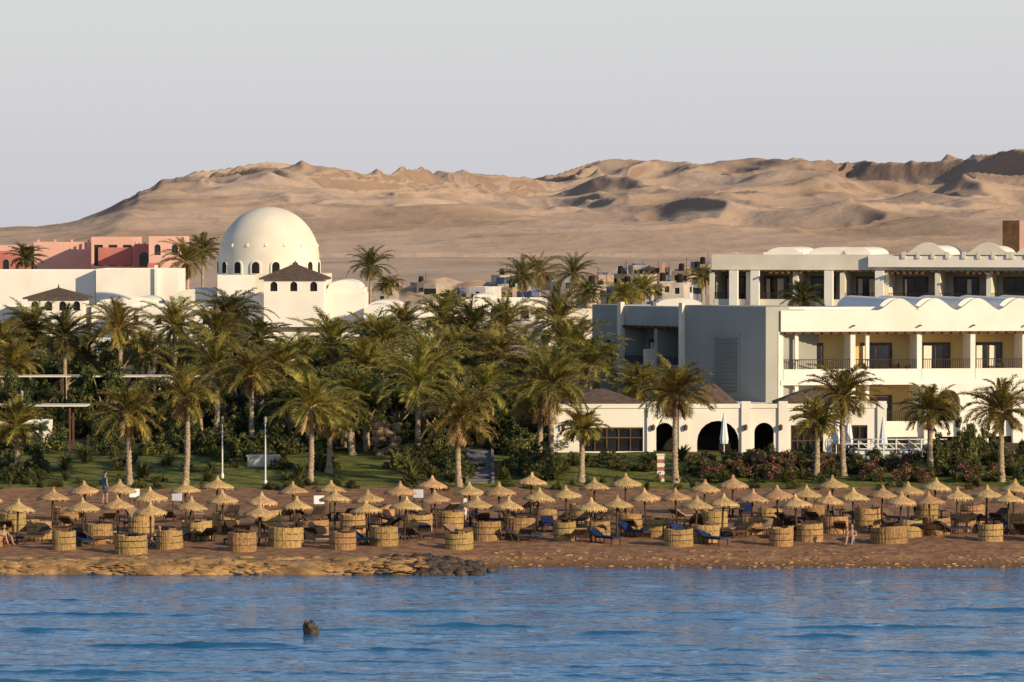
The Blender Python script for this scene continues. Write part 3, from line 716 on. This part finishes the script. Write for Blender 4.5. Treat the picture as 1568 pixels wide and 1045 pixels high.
for px in (850,998,1047,1143,1200,1352): w.box(q(px)-.28,q(px)+.28,-.16,-.083,zg,zt+.28)
for a,bq,apy in ((860,985,598),(1052,1132,590),(1192,1300,598)):
    rf.pyramid(q(a),q(bq),.8,.8+(bq-a)/s1*.75,zt+.15,z_(apy),ridge=.3)
    w.box(q(a)+.3,q(bq)-.3,1.1,.5+(bq-a)/s1*.75,zt,zt+.03)
sc=B.part('wall_lamps',BROWN)
for px in (862,1000,1050,1142,1196): sc.lathe([(0,.0),(.1,.05),(.13,.3),(0,.42)],8,c=(q(px),-.3));
for i in range(len(sc.v)): sc.v[i]=(sc.v[i][0],sc.v[i][1],sc.v[i][2]+z_(660))
B.done()
# upper hotel building behind
D2=345.;s2=F/D2
B=Bld('upper_hotel_building',X(1086,D2),D2,-16)
q2=lambda px:(px-1086)/s2/.96
balconies(B,[q2(p) for p in (1090,1145,1215,1285,1350,1425,1500,1570,1640)],[3.9,6.95,10.0],Z(390,D2),1.25,2.8,CREAM,SHADE_GREY,BROWN,solid=.45,rail=.55,zb=2.5,pier=.4)  # balcony back walls have recess shade put into their darker plaster
w=B.part('parapets',WHITE);zt2=Z(390,D2)
w.box(0,q2(1640),3.1,14,3,zt2-.1)
for a,r in ((1192,26),(1258,30),(1300,24)): w.hump(q2(a),r/s2,zt2+.002,1.2,9,.62)
w.box(q2(1165),q2(1225),.6,1.1,zt2+.002,zt2+.2);w.box(q2(1325),q2(1600),-.5,-.1,zt2-1.0,zt2-.1)
w2=B.part('shaped_gables',CREAM)
for a in (1412,1500,1570): 
    w2.bell(q2(a),36/s2,zt2+.002,-.6,-.2,1.0);w.hump(q2(a),26/s2,zt2+.002,.5,8,.75)
    for k in range(4): w2.box(q2(a)-2.1+k*1.2,q2(a)-1.8+k*1.2,-.62,-.12,zt2-.3,zt2+.25)
for px in (1118,1150,1260,1335): w.box(q2(px),q2(px)+.7,-.5,-.09,4,zt2-1.3)
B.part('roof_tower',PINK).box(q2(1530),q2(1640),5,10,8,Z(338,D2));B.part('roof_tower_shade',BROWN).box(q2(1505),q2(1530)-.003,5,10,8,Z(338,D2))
B.part('roof_slabs',BROWN).box(q2(1063),q2(1080),0,4,12.6,12.75)
tb=B.part('pergola',BROWN)
for px in (1180,1360,1470):
    for k in range(6): tb.box(q2(px)+k*.5,q2(px)+k*.5+.08,-1.2,.6,12.55,12.7)
B.done()

# ---------------------------------------------------------------- left-hand buildings
def house(name,px0,px1,pyt,D,dep=8,wall=WHITE,win=0,warch=True,wh=1.2,ww=.7,wz=None,ang=0,parapet=.4,humps=(),base=None):
    B=Bld(name,X(px0,D),D,ang);s=F/D;W_=(px1-px0)/s;zt=Z(pyt,D);zb=(g1(X(px0,D),D)-1.5) if base is None else base
    w=B.part('walls',wall);ops=[]
    if win:
        for k in range(win):
            c=W_*(k+.5)/win;z0=(wz if wz is not None else zt-parapet-wh-.5);ops.append((c-ww/2,c+ww/2,z0,z0+wh,warch))
            B.part('windows',GLASS).box(c-ww/2,c+ww/2,.16,.2,z0,z0+wh)
    w.facade(0,W_,zb,zt,0,.22,ops);w.box(0,.22,.221,dep,zb,zt);w.box(W_-.22,W_,.221,dep,zb,zt);w.box(.22,W_-.22,.221,dep,zb,zt-parapet);w.box(0,W_,dep+.001,dep+.22,zb,zt)
    for c,r,h in humps: w.hump((c-px0)/s,r/s,zt+.001,0,dep,h)
    return B
house('white_boundary_house',-60,146,414,428,10,win=0).done()
B=house('white_long_house',147,272,412,426,10,win=0);B.part('walls',WHITE).box(6,6.3,-.4,-.003,5,12.6);B.done()
house('white_terrace_house',-60,140,470,405,12,win=9,warch=False,ww=.15,wh=1.2).done()
house('white_terrace_house',140,262,468,400,12,win=0,humps=[(165,18,.6),(215,22,.8)]).done()
def pavilion(px0,px1,eave,apex,bot,D,nw,name):
    B=Bld(name,X(px0,D),D,0);s=F/D;W_=(px1-px0)/s;z1=Z(eave,D);z0=Z(bot,D)
    iw=.35;ops=[];span=W_-2*iw
    for k in range(nw):
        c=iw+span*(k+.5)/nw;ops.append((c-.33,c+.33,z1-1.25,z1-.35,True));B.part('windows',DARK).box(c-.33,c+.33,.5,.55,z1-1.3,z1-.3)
    B.part('walls',WHITE).facade(iw,W_-iw,z0-3,z1-.121,.35,.6,ops);B.part('walls',WHITE).box(iw,W_-iw,.601,W_-.6,z0-3,z1-.13)
    B.part('roof',TILE).pyramid(-.1,W_+.1,0,W_,z1,Z(apex,D),.16);B.part('finial',TILE).lathe([(.12,0),(.0,.5)],6,c=(W_/2,W_/2))
    f=B.part('finial',TILE);f.v=[(a,b_,c+Z(apex,D)-.1) for a,b_,c in f.v]
    B.done()
pavilion(36,133,456,441,472,398,4,'roof_lantern_pavilion')
pavilion(398,501,426,404,452,392,3,'roof_lantern_pavilion')
# domed building
Dd=408.;sd=F/Dd
B=Bld('domed_hotel_hall',X(412,Dd),Dd,0)
r=77/sd;zb=Z(420,Dd);zd=zb+1.5;hh=Z(317,Dd)-zd
dm=B.part('dome',CREAM);prof=[(r+.15,zb-4),(r+.15,zb-.02),(r,zb),(r,zd)]+[(r*math.cos(a),zd+hh*math.sin(a)) for a in np.linspace(0.05,math.pi/2,22)]
dm.lathe(prof,72)
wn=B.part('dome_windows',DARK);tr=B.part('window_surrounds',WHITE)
for k in range(16):
    a=math.radians(-90+11+k*22.5)
    m=Matrix.Rotation(a+math.pi/2,4,'Z')
    def arch(wd,h0,off,mb,z0):
        pts=[(-wd,z0),(wd,z0)]+[(wd*math.cos(t),z0+h0+wd*math.sin(t)) for t in np.linspace(0,math.pi,9)]
        nP=len(pts);vs=[m@Vector((p[0],-(r+off),p[1])) for p in pts]+[m@Vector((p[0],-(r-.6),p[1])) for p in pts]
        mb.add(vs,[tuple(range(nP))]+[(i,i+nP,(i+1)%nP+nP,(i+1)%nP) for i in range(nP)])
    arch(.52,.8,.10,tr,zb+.05);arch(.36,.75,.13,wn,zb+.12)
    a2=a+math.radians(11.25);rr=r*.955;zz=zd+hh*.26
    m2=Matrix.Rotation(a2+math.pi/2,4,'Z')@Matrix.Translation((0,-rr,zz));tr.tbox(m2@Matrix.Rotation(-.5,4,'X'),.22,.25,.35)
B.done(smooth=())
for o in bpy.data.objects:
    if o.name.startswith('dome') and o.type=='MESH' and o.parent and not o.name.startswith('dome_w'):
        for p in o.data.polygons: p.use_smooth=True
house('white_dome_base',333,392,421,402,12).done()
house('white_dome_base',380,556,450,394,14,win=0).done()
house('white_dome_base',392,500,420,402,12,wall=CREAM).done()
house('white_vaulted_house',500,556,442,400,12,humps=[(527,25,.8)]).done()
house('white_vaulted_house',262,335,454,404,12,humps=[(297,30,.7)],wall=CREAM).done()
house('white_side_house',190,332,468,390,10,wall=WHITE,win=4,warch=False,ww=.5,wh=.9).done()
house('terracotta_roofed_house',385,545,512,372,8,wall=CREAM,win=8,warch=False,ww=.9,wh=1.0).done()
house('white_vaulted_house',557,600,478,385,10,humps=[(578,21,.7)]).done()
house('white_vaulted_house',601,650,486,380,10,humps=[(625,24,.7)]).done()
house('white_vaulted_house',640,712,474,410,10,humps=[(665,22,.7),(695,14,.45)],win=3).done()
house('white_vaulted_house',700,838,458,440,10,win=6,humps=[(740,20,.5)],ww=.9).done()
house('white_vaulted_house',560,625,472,430,10,humps=[(590,28,.8)]).done()
house('white_low_house',840,925,475,420,8,win=4,wall=CREAM).done()
house('white_low_house',1005,1075,464,380,8,win=0,humps=[(1040,32,.4)]).done()
house('white_low_house',-60,66,648,259,5,win=2,warch=False,ww=1,base=2).done()
house('white_low_house',120,160,520,330,5,win=1,base=3).done();house('white_low_house',226,262,535,310,4,win=1,base=3).done()
house('pink_house',52,140,371,480,9,PINK,win=0,base=4).done();house('pink_house',-60,48,376,484,9,PINK,win=3,base=4).done()
B=house('pink_house',140,206,363,474,9,PINK,win=3,warch=False,ww=1,wh=2.4,base=4);B.part('accent',RED).box(.8,4.6,-.2,-.003,12.2,14.2);B.done()
house('red_house',206,236,374,470,9,RED,win=1,base=4,ww=1.1,wh=1.6).done()
B=house('pink_tower',228,281,362,466,8,PINK,win=2,base=4);B.part('accent',RED).box(-.1,1.2,-.2,-.003,10,12.5);B.done()
house('red_house',-60,32,385,462,9,RED,win=2,base=4).done()
mb=MB()
for k in range(26):
    x=X(55+k*8.6,472);mb.box(x-.12,x+.12,474.6,474.85,14.0,14.75+.35*(k%3==0))
mbobj(mb,'pink_parapet_merlons',[PINK])
cols=[(.45,.36,.27),(.42,.25,.2),(.3,.31,.33),(.16,.13,.11),(.6,.52,.42),(.15,.18,.27),(.4,.28,.2),(.65,.6,.55),(.5,.42,.33)]
vm=[village(c) for c in cols]
for k in range(64):
    D=R(560,820);px=R(770,1100) if k<36 else (R(900,1085) if k>47 else R(560,780));w_=R(10,30);x=X(px,D)
    hgt=R(2.5,4.2) if k<36 else (R(3.0,5.6) if k>47 else R(2,3))
    pt=355+(16-(g1(x,D)+hgt))/D*F
    B=house('village_house',px,px+w_,pt,D,R(4,7),random.choice(vm),win=random.choice([1,2,3]),warch=False,ww=.7,wh=.9,ang=R(-25,25),parapet=.25)
    if k%3==0:
        t_=B.part('water_tank',DARK);zt_=Z(pt,D);t_.lathe([(0,zt_+1.3),(.45,zt_+1.2),(.5,zt_+.4),(.5,zt_-.2)],10,c=(1,2));t_.box(1.9,1.96,2,2.06,zt_-.2,zt_+2.2)
    B.done()
def heap(px,D,w_,h,name='sand_mound'):
    xs=np.linspace(-1,1,50);ys=np.linspace(-1,1,30);XX,YY=np.meshgrid(xs,ys);rr=np.sqrt(XX**2+YY**2)
    x=X(px,D);Hh=h*(.5+.5*np.cos(np.pi*np.clip(rr,0,1)))*(1+.5*fbm(XX*1.5+px,YY*1.5,4))+.5*fbm(XX*4+px,YY*4,4)*np.clip(1.2-rr,0,1)-.3
    v=np.stack([XX.ravel()*w_,YY.ravel()*w_*.6,Hh.ravel()],1);i=np.arange(29*50).reshape(29,50)[:,:-1].ravel()
    mkobj(name,v,np.stack([i,i+1,i+51,i+50],1),[hm],loc=(x,D,g1(x,D)-.3),smooth=True)
for px,D,w_,h in ((640,720,12,2.6),(690,700,18,3.8),(745,690,15,3.4),(605,760,12,2.2),(560,700,9,1.6),(1010,900,24,3)): heap(px,D,w_,h)

# ---------------------------------------------------------------- garden structures
def pergola(px0,px1,py,D,dep=2.6):
    B=Bld('garden_pergola',X(px0,D),D,0);s=F/D;W_=(px1-px0)/s;z=Z(py,D);zb=g1(X(px0,D),D)-.5
    t=B.part('roof_slab',CREAM);t.box(0,W_,0,dep,z-.08,z);p=B.part('posts',BROWN)
    for xx in np.arange(.4,W_,3.1):
        for yy in(.2,dep-.4): p.box(xx,xx+.12,yy,yy+.12,zb,z-.083)
    B.done()
pergola(-60,335,576,278);pergola(-60,132,621,257)
def lamp(px,pyt,D,h=None):
    x=X(px,D);zg_=g1(x,D);h=Z(pyt,D)-zg_
    mb=MB();mb.lathe([(.09,-.2),(.09,.25),(.045,.3),(.035,h-.35)],10,mat=0);mb.lathe([(.05,h-.35),(.08,h-.28),(.09,h-.05),(.11,h-.04),(.05,h+.06),(0,h+.08)],12,mat=1)
    mbobj(mb,'garden_lamp_post',[PWHITE,SHADE_GREY],loc=(x,D,zg_))
lamp(340,640,240);lamp(406,640,237);lamp(33,600,262)
x=X(1011,240);mb=MB()
for k in range(8): mb.box(-.22-.006*(k%2),.22+.006*(k%2),-.22-.006*(k%2),.22+.006*(k%2),-.3+k*.22,-.3+(k+1)*.22-.002,k%2)
mb.box(-.27,.27,-.27,.27,1.46,1.55,1);mbobj(mb,'brick_gate_pillar',[M('brick',(.42,.17,.11),(.3,.11,.08),6,.9),CREAM],loc=(x,238.5,g1(x,238.5)))
def parasol(px,D,h=2.6):
    x=X(px,D);mb=MB();mb.lathe([(.03,0),(.03,.7)],8,mat=0);mb.lathe([(.05,.7),(.2,.75),(.24,1.0),(.17,1.6),(.10,2.2),(.03,h),(0,h+.05)],16,mat=0,jit=lambda i,j,r,z:(r*(1+.2*(i%2)),z));mb.lathe([(.3,-.05),(.3,.06),(0,.07)],14,mat=1)
    mbobj(mb,'closed_patio_umbrella',[PWHITE,SHADE_GREY],loc=(x,D,g1(x,D)))
for a in ((1109,253),(1281,253),(1353,250),(1300,252)): parasol(*a)
mb=MB();W_=6
for k in range(9): mb.box(k*.75,k*.75+.08,0,.08,-.3,1.0)
for zz in(.35,.65,.92): mb.box(0,6.08,.02,.06,zz,zz+.06)
for k in range(8): mb.tbox(Matrix.Translation((k*.75+.41,.04,.6))@Matrix.Rotation(.65,4,'Y'),.9,.02,.05)
mbobj(mb,'white_terrace_fence',[PWHITE],loc=(X(1295,249),249,g1(X(1295,249),249)+.35))
mb=MB();mb.box(0,5.5,0,.4,-.6,.55);mbobj(mb,'white_terrace_wall',[WHITE],loc=(X(1300,250.5),250.5,g1(X(1300,250),250)))
it=[]
for k in range(40): it.append((X(R(574,610),254),R(253,255),g1(0,254)+R(0,1.8),R(.2,.35),R(.2,.35),R(.15,.3)))
rocks('garden_rockery',it,STONE)
mb=MB();mb.box(-.9,.9,0,.5,-.3,.6);mb.box(-.98,.98,-.06,.56,.602,.7);mbobj(mb,'stone_planter',[CREAM],loc=(X(402,246),246,g1(X(402,246),246)))
mb=MB();mb.lathe([(.09,-.1),(.22,.15),(.24,.3),(.15,.46),(.12,.5),(.15,.54),(.08,.52)],18);mbobj(mb,'clay_jar',[M('terracotta',(.45,.2,.11))],loc=(X(617,245),245,g1(X(617,245),245)+.3),smooth=True)
mb=MB();mb.box(-.3,.3,-.3,.3,-.5,.28);mbobj(mb,'jar_plinth',[STONE],loc=(X(617,245),245,g1(X(617,245),245)))
mb=MB()
for k in range(16):
    D=237.5+k*1.1;x=X(735,D);z=g1(x,D)+.05;mb.box(x-.65,x+.65,D,D+1.1,z-.4,z+.04+.01*k)
for sgn in(-1,1):
    for k in range(16):
        D=237.5+k*1.1;x=X(735,D)+sgn*.74;z=g1(x,D)+.05;mb.box(x-.08,x+.08,D,D+1.1,z-.4,z+.16+.01*k)
mbobj(mb,'garden_path',[M('path_paving',(.20,.18,.17),(.15,.14,.13),2)])
def board(px,D,c):
    x=X(px,D);mb=MB();mb.box(-.28,.28,-.02,.02,.55,1.0,0);mb.box(-.25,.25,-.03,-.023,.58,.97,1)
    for s in(-1,1): mb.box(s*.24-.03,s*.24+.03,.023,.07,-.2,1.05,2)
    mbobj(mb,'beach_notice_board',[PWHITE,c,WOOD],loc=(x,D,g1(x,D)),rot=R(-.3,.3))
for px,D in ((270,222),(488,220),(205,225),(640,224)): board(px,D,PWHITE)

# ---------------------------------------------------------------- light, sky, camera
EL=18.5;AZ=49
sv=Vector((math.sin(math.radians(AZ))*math.cos(math.radians(EL)),-math.cos(math.radians(AZ))*math.cos(math.radians(EL)),math.sin(math.radians(EL))))
ld=bpy.data.lights.new('sun','SUN');ld.energy=5;ld.angle=math.radians(.5);ld.color=(1,.82,.57)
lo=bpy.data.objects.new('sun',ld);scene.collection.objects.link(lo);lo.rotation_euler=sv.to_track_quat('Z','Y').to_euler();lo.location=(60,100,80)
wd=bpy.data.worlds.new('World');scene.world=wd;wd.use_nodes=True;nt=wd.node_tree;N=nt.nodes;L=nt.links;N.clear()
out=N.new('ShaderNodeOutputWorld');bg=N.new('ShaderNodeBackground');sk=N.new('ShaderNodeTexSky');sk.sky_type='NISHITA';sk.sun_disc=False
sk.sun_elevation=math.radians(EL);sk.sun_rotation=math.radians(180-AZ);sk.air_density=1;sk.dust_density=.6;sk.ozone_density=1.5
bg.inputs[1].default_value=.10
tc=N.new('ShaderNodeTexCoord');sp=N.new('ShaderNodeSeparateXYZ');L.new(tc.outputs['Generated'],sp.inputs[0])
hz=ramp(N,L,sp.outputs[2],[(0,(5.9,5.95,6.6)),(.02,(6.3,6.3,6.75)),(.055,(6.95,6.95,7.05)),(.12,(5.4,7.2,9.4)),(.3,(3.5,5.7,9.4)),(.6,(1.8,3.0,6.0))])
fr=ramp(N,L,sp.outputs[2],[(0,(.92,.92,.92)),(.2,(.9,.9,.9)),(.7,(.2,.2,.2))])
mx=N.new('ShaderNodeMix');mx.data_type='RGBA';L.new(fr.outputs[0],mx.inputs[0]);L.new(sk.outputs[0],mx.inputs[6]);L.new(hz.outputs[0],mx.inputs[7])
L.new(mx.outputs[2],bg.inputs[0]);L.new(bg.outputs[0],out.inputs[0])
scene.view_settings.view_transform='Standard';scene.view_settings.look='None';scene.view_settings.exposure=0
cd=bpy.data.cameras.new('camera');cam=bpy.data.objects.new('camera',cd);scene.collection.objects.link(cam)
cd.sensor_width=36;cd.lens=36*F/1568;cd.clip_end=60000;cd.clip_start=1
cam.location=(0,0,CH);cam.rotation_euler=(math.radians(90)-math.atan(167.5/F),0,0)
scene.camera=cam
print('objects',len(bpy.data.objects))
